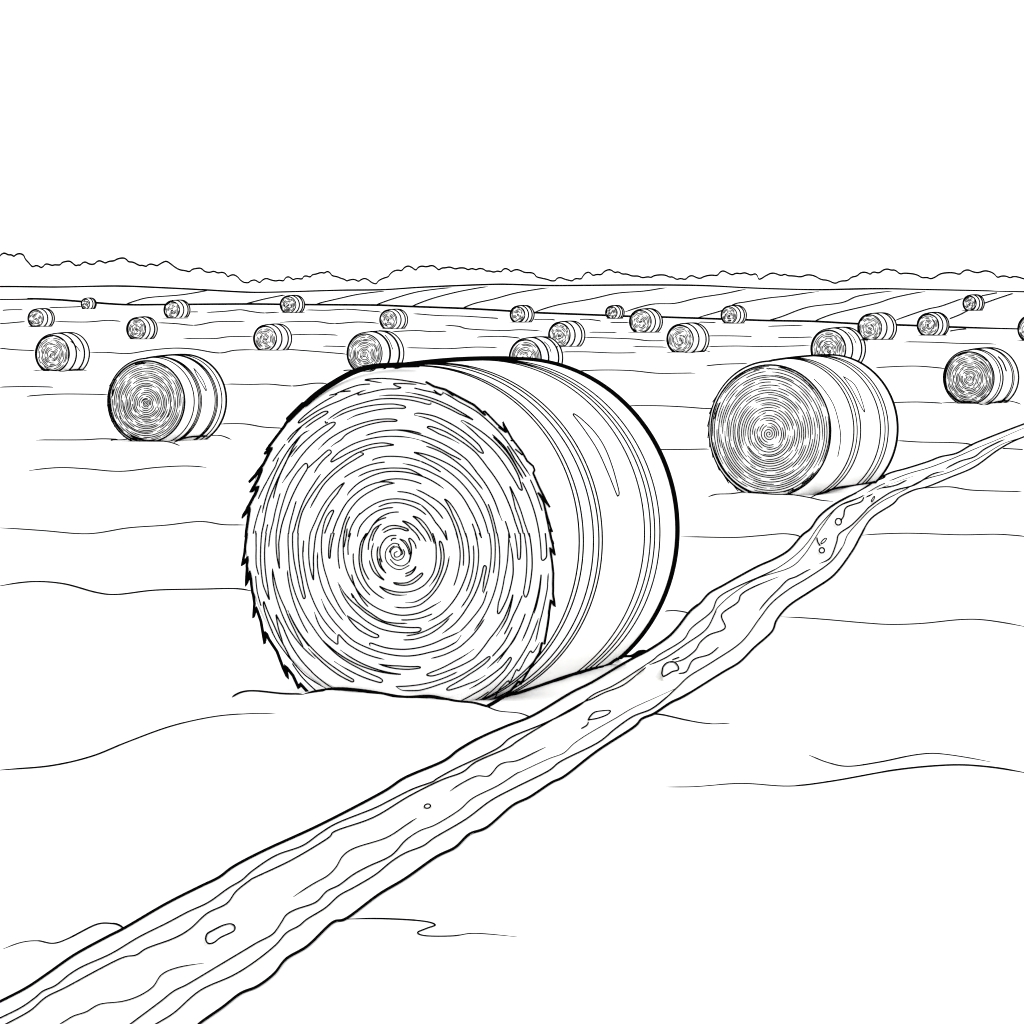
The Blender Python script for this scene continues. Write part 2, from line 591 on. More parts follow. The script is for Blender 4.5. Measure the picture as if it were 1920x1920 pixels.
STRAW = {
 T1: '''
1080 425 850 560 700 685 685 715 720 700 880 590 1100 490 1260 420 1370 378
1000 435 1060 420 1200 360 1290 330 1410 320
1060 430 1090 400 1215 390
1370 378 1300 400 1280 435 1400 405 1480 385 1560 370 1680 370 1730 355 1680 345 1630 315 1750 315 1870 325
1530 310 1450 295 1345 282 1400 272 1640 270 1780 290 1970 328
575 885 640 810 740 730 850 650 950 592 990 592 985 610 930 645 840 700 760 760
590 905 650 830 720 750
960 690 965 715 985 702
985 675 1150 570 1330 510 1500 470 1640 465 1780 475 1990 525 2020 520 2015 505
1035 670 1150 610 1300 560 1500 525 1650 520 1740 535 1770 550 1750 565 1640 562 1500 575 1350 610 1250 640 1175 680
890 975 1000 870 1150 780 1300 720 1480 675 1620 668 1685 680 1670 695 1550 695 1400 725 1250 780 1160 830 1120 880 1050 920 1015 950
1365 835 1500 795 1650 780 1800 785 1920 815
1920 885 1800 855 1650 843 1450 858 1250 915 1100 1000 1015 1085 1020 1105 1120 1050 1280 970 1430 920 1540 907 1660 930 1550 942 1400 965 1280 1010 1130 1110 950 1270 820 1440 730 1600 690 1760 685 1813
1310 1005 1355 1018 1250 1080 1100 1180 950 1320 870 1450 810 1560
1430 1085 1450 1070 1550 1045 1650 1043 1800 1060 1920 1095
1150 1255 1280 1180 1400 1130 1560 1100
1290 1245 1400 1195 1550 1165 1680 1160 1800 1170 1945 1250
1180 1435 1190 1410 1280 1320 1400 1250 1550 1200 1700 1195 1850 1220 1950 1250 2050 1300 2145 1365
1655 1310 1600 1300 1500 1300 1380 1340 1250 1430 1180 1500 1100 1640 1050 1760 1035 1813
1655 1312 1560 1330 1420 1390 1300 1470 1200 1590 1150 1700 1120 1813
1500 1298 1650 1268 1800 1280 1925 1320
1490 1550 1560 1520 1680 1505 1800 1530 1970 1630
1300 1630 1400 1550 1520 1490 1660 1467 1800 1485 1920 1530
1280 1850 1300 1760 1380 1660 1500 1580 1640 1555
1700 1600 1600 1610 1500 1660 1430 1740 1390 1813 1340 1900
1570 1655 1480 1690 1440 1730
1525 1720 1450 1760 1420 1830 1395 1900 1390 1980
1500 1740 1450 1810 1430 1890
1525 1785 1580 1745 1680 1735 1770 1760 1800 1785 1770 1790 1660 1762 1600 1775 1545 1805
435 1095 500 1000 560 920
495 1055 460 1150 380 1290 290 1470
800 785 760 800 700 850 600 970 520 1100 430 1290 370 1450 330 1610
720 835 640 950 570 1100 500 1250 450 1420 440 1465
680 935 600 1040 520 1200 450 1350 390 1500 350 1700 325 1813
620 1050 700 950 830 830 960 735 1045 695 1070 715 1000 780 850 900 720 1040 640 1160 530 1310
850 1210 890 1140 940 1080 1030 1003 1000 970 900 1060 790 1160
470 1813 490 1700 540 1500 600 1330 680 1200 760 1110 785 1120 785 1165 720 1270 650 1400 580 1570 520 1750 510 1813
915 1220 840 1330 760 1460 690 1640 650 1780 635 1813
510 1410 480 1520 440 1700 410 1813 395 1953
670 1490 640 1600 600 1760 595 1813
810 1813 860 1700 920 1570 1000 1450 1100 1340 1160 1298 1080 1420 990 1540 920 1680 870 1813
930 1813 940 1750 970 1650 1020 1582 1052 1582 1000 1700 960 1800 955 1813
1205 1645 1170 1720 1150 1813
1310 1610 1270 1660 1215 1760 1190 1850
1180 1765 1170 1850 1150 1950
385 1725 365 1813
240 1815 260 1720 320 1530
265 1790 270 1850
745 1885 740 2000
''',
 T2: '''
0 780 130 785 260 815 400 860 540 920 660 990 780 1080 880 1210 970 1330 1050 1480 1100 1620 1130 1690
320 885 450 940 600 1020 720 1080
320 1095 400 1130 515 1200
135 1115 300 1155 450 1220 600 1310 720 1430 800 1560 870 1700 925 1860
320 1530 400 1610 460 1700 530 1790 580 1885
160 400 300 425 500 490 700 590 850 685 700 620 550 545 420 490 300 460 150 437 0 432 -100 440
250 360 350 385 450 405 520 435
445 380 510 430 540 415
530 400 700 500 880 600 1000 700 1120 820 1230 970 1330 1120 1410 1240
250 630 250 615 290 610 450 640 640 730 800 840 900 930 950 1020 900 1000 780 890 600 770 400 670 252 632
700 915 500 820 372 752 400 740 550 790 700 880 860 1000 980 1150 1100 1320 1190 1500 1260 1700 1300 1813
715 690 730 680 900 780 1050 900 1200 1070 1290 1230 1335 1390 1300 1370 1200 1200 1050 990 900 850 715 692
1030 825 1150 940 1280 1160 1340 1270
1040 850 1180 1000 1320 1240
365 940 500 990 700 1120 850 1270 935 1375
1050 1813 1030 1720 970 1540 850 1350 700 1190 500 1075 350 1020 235 1000 400 1080 600 1200 800 1400 920 1600 990 1813
990 1520 1050 1700 1075 1813
80 1395 200 1410 400 1520 540 1670
270 1375 400 1440 560 1560 650 1740 690 1880
780 1880 740 1760 680 1620 600 1500 545 1460 640 1640 700 1780 720 1860
450 1920 400 1780 300 1660 225 1635 330 1740 420 1900
370 1900 310 1810 220 1720 120 1685 220 1770 310 1890
830 1715 880 1880
1400 1850 1350 1700 1260 1450 1200 1330 1260 1560 1340 1813
1160 1690 1210 1860
1330 1300 1420 1500 1500 1813
1410 1275 1500 1500 1530 1590
1490 1410 1540 1500 1570 1650 1600 1800
1180 940 1260 1080 1370 1250
1260 970 1330 1030
1215 885 1250 890
''',
 T3: '''
270 0 270 150 270 320 295 415
265 425 275 550 320 725
325 0 315 150 315 300 340 520 405 675 385 530 360 350 355 150 370 0
470 0 470 150 480 250 505 365 500 200 495 100 510 0
430 350 440 500 500 730 600 960 700 1100 860 1255
435 360 480 560 560 750 650 960 740 1130
545 1110 490 940 465 800 540 940 620 1120 720 1270 900 1450 1040 1550
685 1340 570 1200 470 1060 390 880 340 720 345 670 440 900 560 1140 640 1290 760 1420 980 1555
630 1300 730 1440 870 1575
590 0 595 200 630 500 720 740 840 940 950 1090 1100 1230 1300 1350 1500 1440 1540 1470 1520 1495 1400 1460 1200 1370 1050 1280
580 370 610 560 680 780 790 1000
635 0 640 200 680 420 745 660 765 640 730 470 700 300 690 150 690 0
585 765 650 900 760 1070 900 1220 1080 1360 1250 1465 1240 1490 1100 1420 900 1260 790 1150
600 800 680 960 800 1130
745 75 735 200 760 400 830 650 940 860 1070 1010
810 0 795 150 805 330 845 480 845 350 850 150 870 0
850 785 900 920 980 1030 1090 1120 1085 1060 1090 1000 1180 1100 1350 1200 1550 1260
885 190 885 350 940 560 1040 740 1140 870
920 655 980 790 1100 940 1250 1080 1400 1150 1600 1210 1780 1228 2000 1190 2150 1150 2280 1080 2320 1015
930 0 930 250 980 450 1060 650 1170 830
1180 820 1300 900 1500 1020 1490 1045 1440 1040 1290 960 1180 830
1020 0 995 150 995 250 1010 250 1020 130 1050 0
1120 0 1090 150 1105 355
1085 485 1150 640 1300 820 1500 950 1700 990 1900 985 1925 955 1900 940 1780 940 1600 910 1450 850 1300 740 1160 610 1100 510
1150 0 1140 150 1160 320 1250 520 1380 680 1550 780 1720 820 1900 795 2030 730 2115 680
1190 215 1190 80 1215 0
1225 410 1290 600 1390 735
1220 600 1240 645
1225 600 1290 700 1420 800 1550 880 1700 900 1780 900
1240 200 1260 380 1320 510 1410 620
1370 0 1320 80 1300 200 1310 350 1400 540 1550 655
1400 465 1330 320 1325 180 1380 0
1445 95 1420 180 1450 320 1560 475 1440 380 1400 270
1490 130 1480 240 1510 340 1570 400
1500 250 1520 330 1555 380
1670 20 1560 50 1510 130 1505 220 1530 290
1670 50 1630 50 1620 75
1870 155 1860 100 1810 45 1790 55 1820 120 1825 200 1800 290
1645 490 1700 500 1780 495 1880 430 1930 390 1940 410 1840 500 1740 522 1660 510 1640 490
1775 615 1650 615 1560 580 1490 520 1600 570 1740 590 1860 570 1950 520 2040 400 2070 200 2035 0
1760 695 1850 690 2000 600 2100 440 2150 250 2130 100 2105 70 2100 100 2120 250 2080 420 2000 530
1650 735 1760 745 1900 720 2050 590 2140 440 2200 230
1720 865 1880 855 2030 805
1490 1305 1700 1325 1900 1330 1920 1345 1800 1360 1650 1350 1500 1310
1410 1130 1400 1100 1420 1095 1550 1140 1750 1160 1950 1130 2150 1050 2310 980
1110 1165 1250 1260 1450 1350 1730 1410 1450 1370 1200 1270 1050 1170 940 1070
1760 430 1820 410 1860 360 1870 320 1840 370 1760 405
''',
 T4: '''
65 1530 250 1520 450 1480 680 1385
65 1530 120 1570 300 1570 500 1510 700 1430 900 1300 1000 1225 1015 1245 960 1300 800 1410 600 1530 570 1560 590 1570 800 1500 860 1480 960 1420
140 1065 250 1060 400 1010 520 930 600 850
170 1025 300 1000 450 930 640 795
530 1000 660 900 780 740 870 580 930 400 945 315 975 330 950 450 930 585
390 880 520 810 640 680 740 500 800 300 795 150 765 0
645 525 690 380 710 200 670 0
740 325 740 150 710 0
770 580 830 400 840 120
860 0 895 200 870 420 800 620 720 740
1000 0 1020 150 1010 330 940 600
1040 400 1060 200 1050 0
1080 0 1105 200 1080 480 1000 720 850 970
980 575 940 700 830 850 710 980
1195 0 1190 150 1150 450 1090 700 1080 800 1100 805 1180 650 1240 400 1230 200 1200 60
1255 0 1285 260 1310 260 1310 0
1350 0 1375 200 1340 600 1365 650 1390 600 1430 330 1400 0
1500 0 1520 260 1540 275 1575 240 1560 0
1070 1030 1180 850 1240 600 1150 850 1000 1060 850 1250 600 1370 420 1430 360 1415 430 1385 650 1280 850 1155
1150 1010 1240 820 1330 620
1325 1080 1420 850 1480 650 1520 400 1500 600 1450 800
1080 1295 1150 1200 1290 980 1365 790 1240 1080 1100 1240 980 1350
1230 935 1150 1090 1030 1230
1590 400 1580 550 1550 700 1500 900 1460 1080
1490 850 1400 1080 1290 1270 1120 1480 990 1600 880 1690
700 1680 850 1600 1000 1510 1150 1370 1225 1255 1210 1230 1130 1330 1000 1430 800 1555
820 1685 990 1580
1500 1090 1430 1200 1410 1165 1360 1250 1290 1380 1270 1350 1200 1500 1190 1460 1090 1560 1060 1640 980 1720
420 1250 550 1215 700 1140 850 1000 950 860
560 -30 580 70
900 0 925 45
''',
}
SPIRAL = '''
1705 55 1760 80 1800 150 1810 220 1790 290 1730 325 1660 310 1610 260
1705 58 1750 95 1785 150 1800 210
1700 110 1640 100 1580 150 1560 220 1580 290 1650 350 1720 360 1800 320
1740 160 1755 200 1730 250 1680 270 1630 240 1615 180 1650 140 1690 140 1720 190 1700 230 1660 235 1650 200 1680 180
1690 115 1725 170 1735 200 1720 215
1600 190 1615 150 1650 125
'''


def polar_path(P, cx=747.0, cy=1026.0, asp=.93):
    out = []
    for (x0, y0), (x1, y1) in zip(P, P[1:]):
        a0 = math.atan2(y0 - cy, (x0 - cx) / asp)
        a1 = math.atan2(y1 - cy, (x1 - cx) / asp)
        r0, r1 = math.hypot((x0 - cx) / asp, y0 - cy), math.hypot((x1 - cx) / asp, y1 - cy)
        d = (a1 - a0 + math.pi) % (2 * math.pi) - math.pi
        n = max(1, int(math.hypot(x1 - x0, y1 - y0) / 9))
        for i in range(n):
            t = i / n
            a, r = a0 + d * t, r0 + (r1 - r0) * t
            out.append((cx + asp * r * math.cos(a), cy + r * math.sin(a)))
    out.append(P[-1])
    return chaikin(out, 2)


for T, blk in STRAW.items():
    for P in lines(blk, *T):
        if max(q[1] for q in P) > 1318 and False:
            continue
        big.traced(big.face, polar_path(P), 2.1, 1, taper=14)
for P in lines(SPIRAL, *T3):
    big.traced(big.face, catmull(P, 5), 1.5, 1)

outline = MB()
big.ring(big.side, 1.60, 93, -60, 12.5, 1, 120, clip=CLIP, dr=-.002)
big.generator(big.side, 92.5, .06, 1.60, 12.5, 1)
RIMT = pts('1700 130 1450 145 1250 200 1030 320 870 430 740 550 600 690', *T1)
big.traced(big.side, catmull(pts('1900 128 1760 130', *T1) + RIMT, 8), 11.5, 1)
fringe, fringe_r = MB(), MB()
JAG_L = [pts(s, *T1) for s in ('600 690 575 715 560 745 480 850 420 930 375 975 430 965 410 1000', '430 970 405 985 360 1015 410 1000 350 1120 290 1200 200 1300 335 1175 290 1280',
                              '330 1180 290 1280 220 1400 295 1345 250 1450 190 1560 130 1655 210 1560', '210 1570 190 1700 175 1800 172 1850')] + \
        [pts(s, *T3) for s in ('180 0 165 150 130 325 192 240 180 350 170 525 212 385 235 550 255 700 245 845 272 740 320 880 358 1105 368 985 400 1060 480 1180 540 1340 590 1450 560 1320 640 1420 700 1550 710 1500 800 1600',)]
for P in JAG_L:
    Q = []
    for a, b in zip(P, P[1:]):
        Q += [(a[0] + (b[0] - a[0]) * i / 4, a[1] + (b[1] - a[1]) * i / 4) for i in range(4)]
    Q.append(P[-1])
    big.traced(fringe, Q, 5.6, 0)
for P, w in ((pts('1300 -30 1450 -10', *T3), 1),):
    pass
JAG_R = [(pts('370 300 450 345 560 375 700 450 850 530 960 630', *T2), 4.2), (pts('560 375 640 435', *T2), 3.2),
         (pts('940 600 955 590 1080 720 1170 800 1135 700 1230 870 1330 1000 1380 1090 1440 1140 1455 1180 1440 1210', *T2), 3.2),
         (pts('1100 750 1170 800', *T2), 4.5), (pts('1440 1210 1500 1350 1605 1555 1530 1450 1490 1410', *T2), 3.8),
         (pts('1530 1450 1580 1640 1630 1800 1600 1770 1625 1870 1640 1920', *T2), 3.6),
         (pts('1610 0 1655 220 1610 140 1640 400 1635 600 1650 730 1612 660 1580 900 1545 1100', *T4), 4.2),
         (pts('1520 1090 1500 1180 1400 1350 1310 1500 1290 1470 1200 1580 1100 1660 1000 1720', *T4), 4.4)]
for P, w in JAG_R:
    Q = []
    for a, b in zip(P, P[1:]):
        Q += [(a[0] + (b[0] - a[0]) * i / 4, a[1] + (b[1] - a[1]) * i / 4) for i in range(4)]
    Q.append(P[-1])
    big.traced(fringe_r, Q, w, 0)
for ts in ((.215, .262, .39, .465, .515), (1.10, 1.185, 1.25, 1.335)):
    tw = MB()
    for i, t in enumerate(ts):
        big.ring(tw, t, 91, -75, 2.7, 0, 90, clip=CLIP, wob=.006, seed=i)
    big.part(tw, 'binding_twine', [M_INK])
cr = MB()
CRP = pts('610 635 620 622 700 680 820 800 920 950 1000 1150 1060 1370 1066 1425 1056 1438 1040 1420 960 1220 850 980 720 780 610 635', *T5)
big.traced(cr, catmull(CRP, 5), 2.2, 0)
big.part(cr, 'wrap_crease', [M_INK])
big.part(fringe, 'straw_fringe', [M_INK])
big.part(fringe_r, 'straw_fringe', [M_INK])
big.part(big.face, 'straw_end', [M_STRAW, M_INK])
big.part(big.side, 'rolled_side', [M_STRAW, M_INK])
BVHS = [big.bvh]


# ---- all other bales: left edge, right edge of the cut end, right edge, top, foot (photo pixels)
def make_bale(d, seed):
    if 'bale' in d:
        b = d['bale']
    else:
        g, _ = ground_hit((d['px'][0] + d['px'][1]) / 2, d['px'][4])
        b = bale_from_px(d['px'], g.y, d.get('sink', .05), .95, d['label'])
    L, rn = b.L, b.rn
    ow, fw = d['ow'], d['fw']
    b.ring(b.side, L * .965, 92, -85, ow, 1, 60)
    b.generator(b.side, 92, .05 * rn, L * .965, ow, 1)
    b.ring(b.side, .06 * rn, 92, 275, ow * .9, 1, 60)
    b.ring(b.face, .0, 0, 360, d.get('ew', ow * .55), 1, 72, dr=-b.px(1))
    straw_rings(b, b.face, d['sp'], fw, seed, fill=d.get('fill', .82))
    if d.get('fringe'):
        rnd = random.Random(seed + 5)
        fr = b.side
        a = 150.0
        while a < 236:
            s = rnd.uniform(7, 15)
            p0 = b.P(.04 * rn, rn * 1.0, R(a - 2))
            p1 = b.P(.04 * rn, rn * rnd.uniform(1.02, 1.035), R(a + s * .7))
            p2 = b.P(.04 * rn, rn * 1.0, R(a + s * .62))
            fr.tube([p0, p1, p2], [b.px(2.2), b.px(1.1), b.px(2.0)], 1)
            a += s
        for k in range(12):
            a0 = rnd.uniform(0, 360)
            rr = rnd.uniform(.93, .995) * b.rf
            ln = rnd.uniform(6, 16)
            P = [b.P(-.001 + 0 * i, rr + b.rf * .012 * i / 6 * rnd.choice((0, 1)), R(a0 + ln * i / 6)) - b.ax * b.px(1.2) for i in range(7)]
            fr.tube(P, [b.px(fw)] * 7, 1, 5)
    for ts in d['bands']:
        tw = MB()
        for (t, w) in ts:
            b.ring(tw, t * L, 91, -85, w + .6, 0, 60)
        b.part(tw, 'binding_twine', [M_INK])
    if d.get('crease'):
        for P in d['crease']:
            cr = MB()
            b.traced(cr, catmull(P, 4), d.get('cw', 1.3), 0)
            b.part(cr, 'wrap_crease', [M_INK])
    b.part(b.face, 'straw_end', [M_STRAW, M_INK])
    b.part(b.side, 'rolled_side', [M_STRAW, M_INK])
    BVHS.append(b.bvh)
    return b


BIG2 = dict(ow=3.6, fw=1.55)
DATA = [
 dict(bale=second, px=(1329, 1560, 1680, 667, 929), ow=4.8, fw=1.3, sp=4.5, ew=2.8, fill=.64, fringe=1,
      bands=[[(.285, 1.7), (.335, 1.2), (.385, 1.7)], [(.69, 1.7), (.765, 1.2), (.815, 1.7)]],
      crease=[pts('1300 320 1330 335 1400 390 1450 490 1490 620 1480 625 1430 530 1370 420 1305 325', *Z1), pts('1035 340 1120 430 1210 570 1260 740 1275 880 1250 1035', *Z1)],
      label='second largest hay bale, standing where the track bends on the right', sink=.03),
 dict(px=(203, 348, 421, 666, 828), ow=4.0, fw=1.15, sp=3.5, ew=3.0, fill=.85, fringe=1,
      bands=[[(.17, 1.4)], [(.28, 1.2), (.315, .8), (.345, 1.0)], [(.68, 1.0), (.715, .8), (.745, 1.0), (.855, 1.4)]],
      crease=[pts('1255 350 1300 400 1370 500 1410 600 1410 635 1370 570 1300 450 1255 350', *Z2)], label='third largest hay bale, alone on the left of the biggest one', sink=.03),
 dict(px=(1770, 1865, 1909, 653, 757), ow=3.2, fw=1.05, sp=3.1, ew=2.4, fill=.88,
      bands=[[(.19, 1.0), (.29, 2.0)], [(.70, 1.2), (.77, 1.2)]],
      crease=[pts('1095 700 1150 765 1190 870', *Z9)], cw=2.6, label='medium hay bale near the right edge, above the far end of the track', sink=.03),
 dict(px=(67, 131, 165, 624, 696), ow=2.7, fw=.85, sp=2.9, ew=2.0, bands=[[(.28, 2.2)], [(.70, 2.2)]], crease=[pts('132 640 143 650 150 659')], cw=1.1,
      label='hay bale standing left of and just behind the third largest bale'),
 dict(px=(651, 717.5, 755, 621, 697), ow=2.6, fw=.85, sp=2.9, ew=2.0, bands=[[(.30, 3.0)], [(.74, 3.0)]], crease=[pts('722 629 730 640 736 655')], cw=1.2,
      label='hay bale whose foot is hidden by the upper left shoulder of the biggest bale'),
 dict(px=(955, 1016, 1053, 632, 704), ow=2.6, fw=.85, sp=2.9, ew=2.0, bands=[[(.28, 2.4)], [(.76, 2.4)]], crease=[pts('1020 641 1029 650 1033 661')], cw=1.2,
      label='hay bale half hidden behind the top of the biggest bale'),
 dict(px=(1521, 1587, 1620, 614, 688), ow=2.8, fw=1.0, sp=3.0, ew=2.0, bands=[[(.28, 2.2)], [(.76, 2.2)]], crease=[pts('1590 623 1599 632 1605 644')], cw=1.1,
      label='hay bale half hidden behind the top of the second largest bale'),
 dict(px=(476, 519.5, 545, 608, 657), ow=2.5, fw=.78, sp=2.7, ew=1.7, bands=[[(.28, 2.0)], [(.72, 2.0)]],
      label='hay bale alone between the third largest bale and the one hidden by a big shoulder'),
 dict(px=(1251, 1301, 1328, 606, 661), ow=2.6, fw=.78, sp=2.7, ew=1.8, bands=[[(.28, 2.0)], [(.76, 2.0)]],
      label='hay bale in the open between the biggest and second largest bales'),
 dict(px=(1029, 1070, 1095, 602.5, 650), ow=2.4, fw=.78, sp=2.6, ew=1.7, bands=[[(.26, 2.0)], [(.74, 2.0)]],
      label='hay bale touching the upper right of the one peeping over the biggest bale'),
 dict(px=(712.5, 745, 764, 580, 616), ow=2.2, fw=.78, sp=2.5, ew=1.5, bands=[[(.3, 1.7)], [(.72, 1.7)]],
      label='small hay bale directly above the one hidden by the left shoulder of the biggest'),
 dict(px=(1181, 1222, 1246, 579, 623), ow=2.5, fw=.78, sp=2.6, ew=1.7, bands=[[(.28, 1.9)], [(.74, 1.9)]],
      label='hay bale crossing the field edge line, beside a much smaller bale on its left'),
 dict(px=(1609, 1654, 1679, 587, 637), ow=2.6, fw=.78, sp=2.6, ew=1.8, bands=[[(.28, 2.0)], [(.76, 2.0)]],
      label='hay bale just right of and behind the one hidden by the second largest bale'),
 dict(px=(1720.5, 1761, 1779, 586, 629), ow=2.5, fw=.78, sp=2.4, ew=2.0, bands=[[(.3, 2.0)], [(.76, 2.0)]],
      label='hay bale on the field edge line above the medium bale near the right edge'),
 dict(px=(238, 274, 293, 594.5, 635.5), ow=2.4, fw=.78, sp=2.4, ew=1.8, bands=[[(.3, 1.6)], [(.72, 2.2)]],
      label='small hay bale below the field edge line, straight above the third largest bale'),
 dict(px=(308, 337.5, 355.5, 563, 596), ow=2.3, fw=.78, sp=2.3, ew=1.6, bands=[[(.32, 1.7)], [(.76, 1.7)]],
      label='small hay bale on the field edge line above the third largest bale'),
 dict(px=(53, 82, 100.5, 579, 612), ow=2.3, fw=.78, sp=2.3, ew=1.7, bands=[[(.32, 1.7)], [(.76, 1.7)]],
      label='small hay bale closest to the left edge of the photo'),
 dict(px=(526, 555.5, 573, 554, 586), ow=2.3, fw=.78, sp=2.2, ew=1.7, bands=[[(.3, 1.7)], [(.72, 1.7)]],
      label='small hay bale on the field edge line, its top near the ridge, left of centre'),
 dict(px=(957, 985, 1000, 573, 604), ow=2.2, fw=.78, sp=2.2, ew=1.6, bands=[[(.3, 1.7)], [(.72, 1.7)]],
      label='small hay bale on the field edge line above the one hidden by the biggest top'),
 dict(px=(1136, 1158, 1170, 573, 597), ow=2.1, fw=.78, sp=2.1, ew=1.4, bands=[[(.35, 1.4)], [(.7, 1.4)]],
      label='tiny hay bale just left of a larger one on the field edge line'),
 dict(px=(1352.5, 1382.5, 1398, 573, 606), ow=2.2, fw=.78, sp=2.2, ew=1.6, bands=[[(.3, 1.7)], [(.72, 1.7)]],
      label='small hay bale on the field edge line, right of the gap between the two largest'),
 dict(px=(1806, 1831, 1844, 553, 582), ow=2.2, fw=.78, sp=2.1, ew=1.7, bands=[[(.35, 1.5)], [(.72, 1.5)]],
      label='small hay bale alone up in the striped far field at the right'),
 dict(px=(152.5, 169, 179.5, 559, 579), ow=1.8, fw=.78, sp=1.9, ew=1.2, bands=[[(.4, 1.2)], [(.75, 1.2)]],
      label='tiniest hay bale, on the field edge line at the upper left'),
 dict(px=(1909, 1952, 1976, 590, 639), ow=2.5, fw=.78, sp=2.6, ew=1.8, bands=[[(.3, 1.8)], [(.72, 1.8)]],
      label='hay bale cut off by the right edge of the photo'),
]
for i, d in enumerate(DATA):
    make_bale(d, 11 + i * 7)

# ------------------------------------------------------------------ lines on the ground
GL = '''
5 583 20 582 43 582
92 578 130 577 152 576
0 608 15 607 47 604
102 604 160 605 200 602 226 603.5
357 586 372 586
387 587 420 585 450 582 470 585 495 588 523 586
293 606 330 608 365 611 400 605 430 604 460 604
342 636 400 636 430 632.5 476 632.5
0 654 30 657 65 658.5
167 662 200 662 240 664 280 658 325 654 365 656 410 663 440 658 485 656.5
573 582 610 583 650 581 690 584 715 586
525 605 590 604 625 608 670 605 710 607
545 629 590 628 633 629.5
606 650 650 651
538 656 590 660 650 665
644 696 655 695 672 696
774 589 825 593 870 594 932 598
735 623 780 621 810 623 837 622
835 611 860 613 880 618 940 621 975 619.5 1016 621.5
894 633 940 632 975 635
761 653 800 654 840 655 890 652 934 653
920 597 934 598
1001 600 1030 600 1040 601
1087 600 1105 600 1127 603
1143 606 1180 606
1105 624 1157 624.5
1095 634 1140 635 1190 637 1215 640 1250 640
1185 651 1250 652
1310 605 1343 606
1053 661 1100 661 1150 663 1195 662.5
1327 631 1370 631 1410 632
1327 651 1380 650 1440 651 1520 649
1440 613 1505 611
1458 634 1490 634 1523 633
1695 642 1750 643 1800 645 1868 646
1324 687 1357 684 1402 683
1077 697 1127 695 1182 696 1232 701 1270 701 1304 700.5
1174 762 1232 762 1279 764 1320 767 1334 767
1233 844 1280 844 1329 843
1641 690.5 1690 688 1727 688 1772 692
1674 756 1720 755 1766 757
1682 827 1723 830 1780 831 1813 833 1823 837
1880 842 1900 843 1918 844
1735 916 1780 914 1820 920 1870 922 1917 923
1276 1007 1370 1009 1420 1006 1465 1002 1490 1004 1500 1007
1617 1004 1700 1001 1800 1004 1870 1003 1925 1007
1465 1157 1540 1162 1620 1169 1670 1172 1730 1170 1800 1163 1850 1164 1925 1176
1247 1147 1265 1146 1285 1149 1293 1153
0 727 50 726 100 727
50 744 90 741 130 740 204 741
67 826 150 826 190 824 222 825
420 721 467 722 505 721.5 550 725 587 720 613 720
413 796 458 796 495 802 530 804
54 883 110 878 160 880 225 885 290 878 345 875 387 877
-5 990 80 996 165 1002 240 991 310 986 375 979 420 985 464 985
'''
for P in lines(GL):
    far = P[0][1] < 700
    stroke_ground(gm, P, 1.9 if far else 2.0, 2, 8)
for s, w in (
    ('-5 1100 60 1092 120 1096 180 1112 220 1116 290 1108 380 1106 440 1105 473 1109', 2.5),
    ('-5 1445 90 1438 170 1420 240 1392 320 1363 400 1345 470 1339 518 1339', [2.8, 2.6, 2.3, 2.0, 1.5]),
    ('1516 1416 1550 1430 1590 1438 1650 1430 1720 1416 1770 1415 1858 1429', [1.6, 2.0, 2.3, 2.0, 1.6]),
    ('1244 1476 1300 1476 1390 1470 1480 1475 1560 1466 1680 1445 1780 1436 1850 1439 1925 1450', [1.4, 1.8, 2.6, 3.0, 3.0]),
    ('1225 1340 1245 1342 1290 1352 1330 1358 1368 1357', [2.6, 2.4, 2.0, 1.5]),
    ('650 1724 720 1724 790 1728 816 1735 800 1742 783 1750 800 1756 850 1756 890 1751 970 1757', [2.8, 2.4, 2.4, 2.2, 1.6]),
    ('5 1780 40 1768 70 1765 100 1770 130 1760 180 1735 210 1733 225 1737 235 1746', [1.6, 2.2, 2.6, 3.0]),
    ('435 1308 454 1299 480 1297 530 1302 569 1303', 3.0),
):
    stroke_ground(gm, pts(s), w, 1, 8)
# field edge line, ridge line and the plough stripes between them
EDGE = '-600,566 0,563 55,562 110,564 150,567 232,573 307,573 462,572 560,573 702,574 767,576.5 865,580 940,584 1002,588 1132,593 1180,595 1245,596.5 1395,601.5 1440,603 1525,604.5 1610,609 1677,611 1720,612.5 1780,615 1907,618 2100,620'
stroke_ground(gm, pts(EDGE), 3.5, 1, 6)
rd = []
for x, y in catmull(pts('-300,541 ' + ' '.join('%g,%g' % p for p in RIDGE[2:-1])), 6):
    X = (x - 960) * YR / F
    r = WF(3.7) * .5 * YR / F
    rd.append((X, YR, ground_z(X, YR) + r * .8))
gm.tube(rd, [WF(3.7) * .5 * YR / F] * len(rd), 1)
for P in lines('''
235 572 255 565 280 559 340 554 388 546
460 571 495 562 534 554
592 571 635 561 672 553 720 547
702 574 735 562 785 548 847 540
770 576 810 561 860 548 915 538
865 580 890 570 925 562 970 550 1030 540
1002 586 1045 573 1107 562 1157 551 1207 547 1250 540
1170 586 1220 572 1265 570 1307 560 1357 552 1398 543
1302 598 1355 583 1378 571 1400 567 1440 560 1477 556 1535 547
1440 602 1465 595 1515 577 1577 569 1610 556 1675 546
1525 604 1565 589 1640 571 1677 559 1735 547
1677 602 1735 582 1765 575 1806 560
1840 556 1855 553 1870 550
1780 599 1800 591 1815 583
1845 570 1870 561 1900 551
1781 622 1795 619.5 1812 618
'''):
    stroke_ground(gm, P, 2.0, 1, 6)
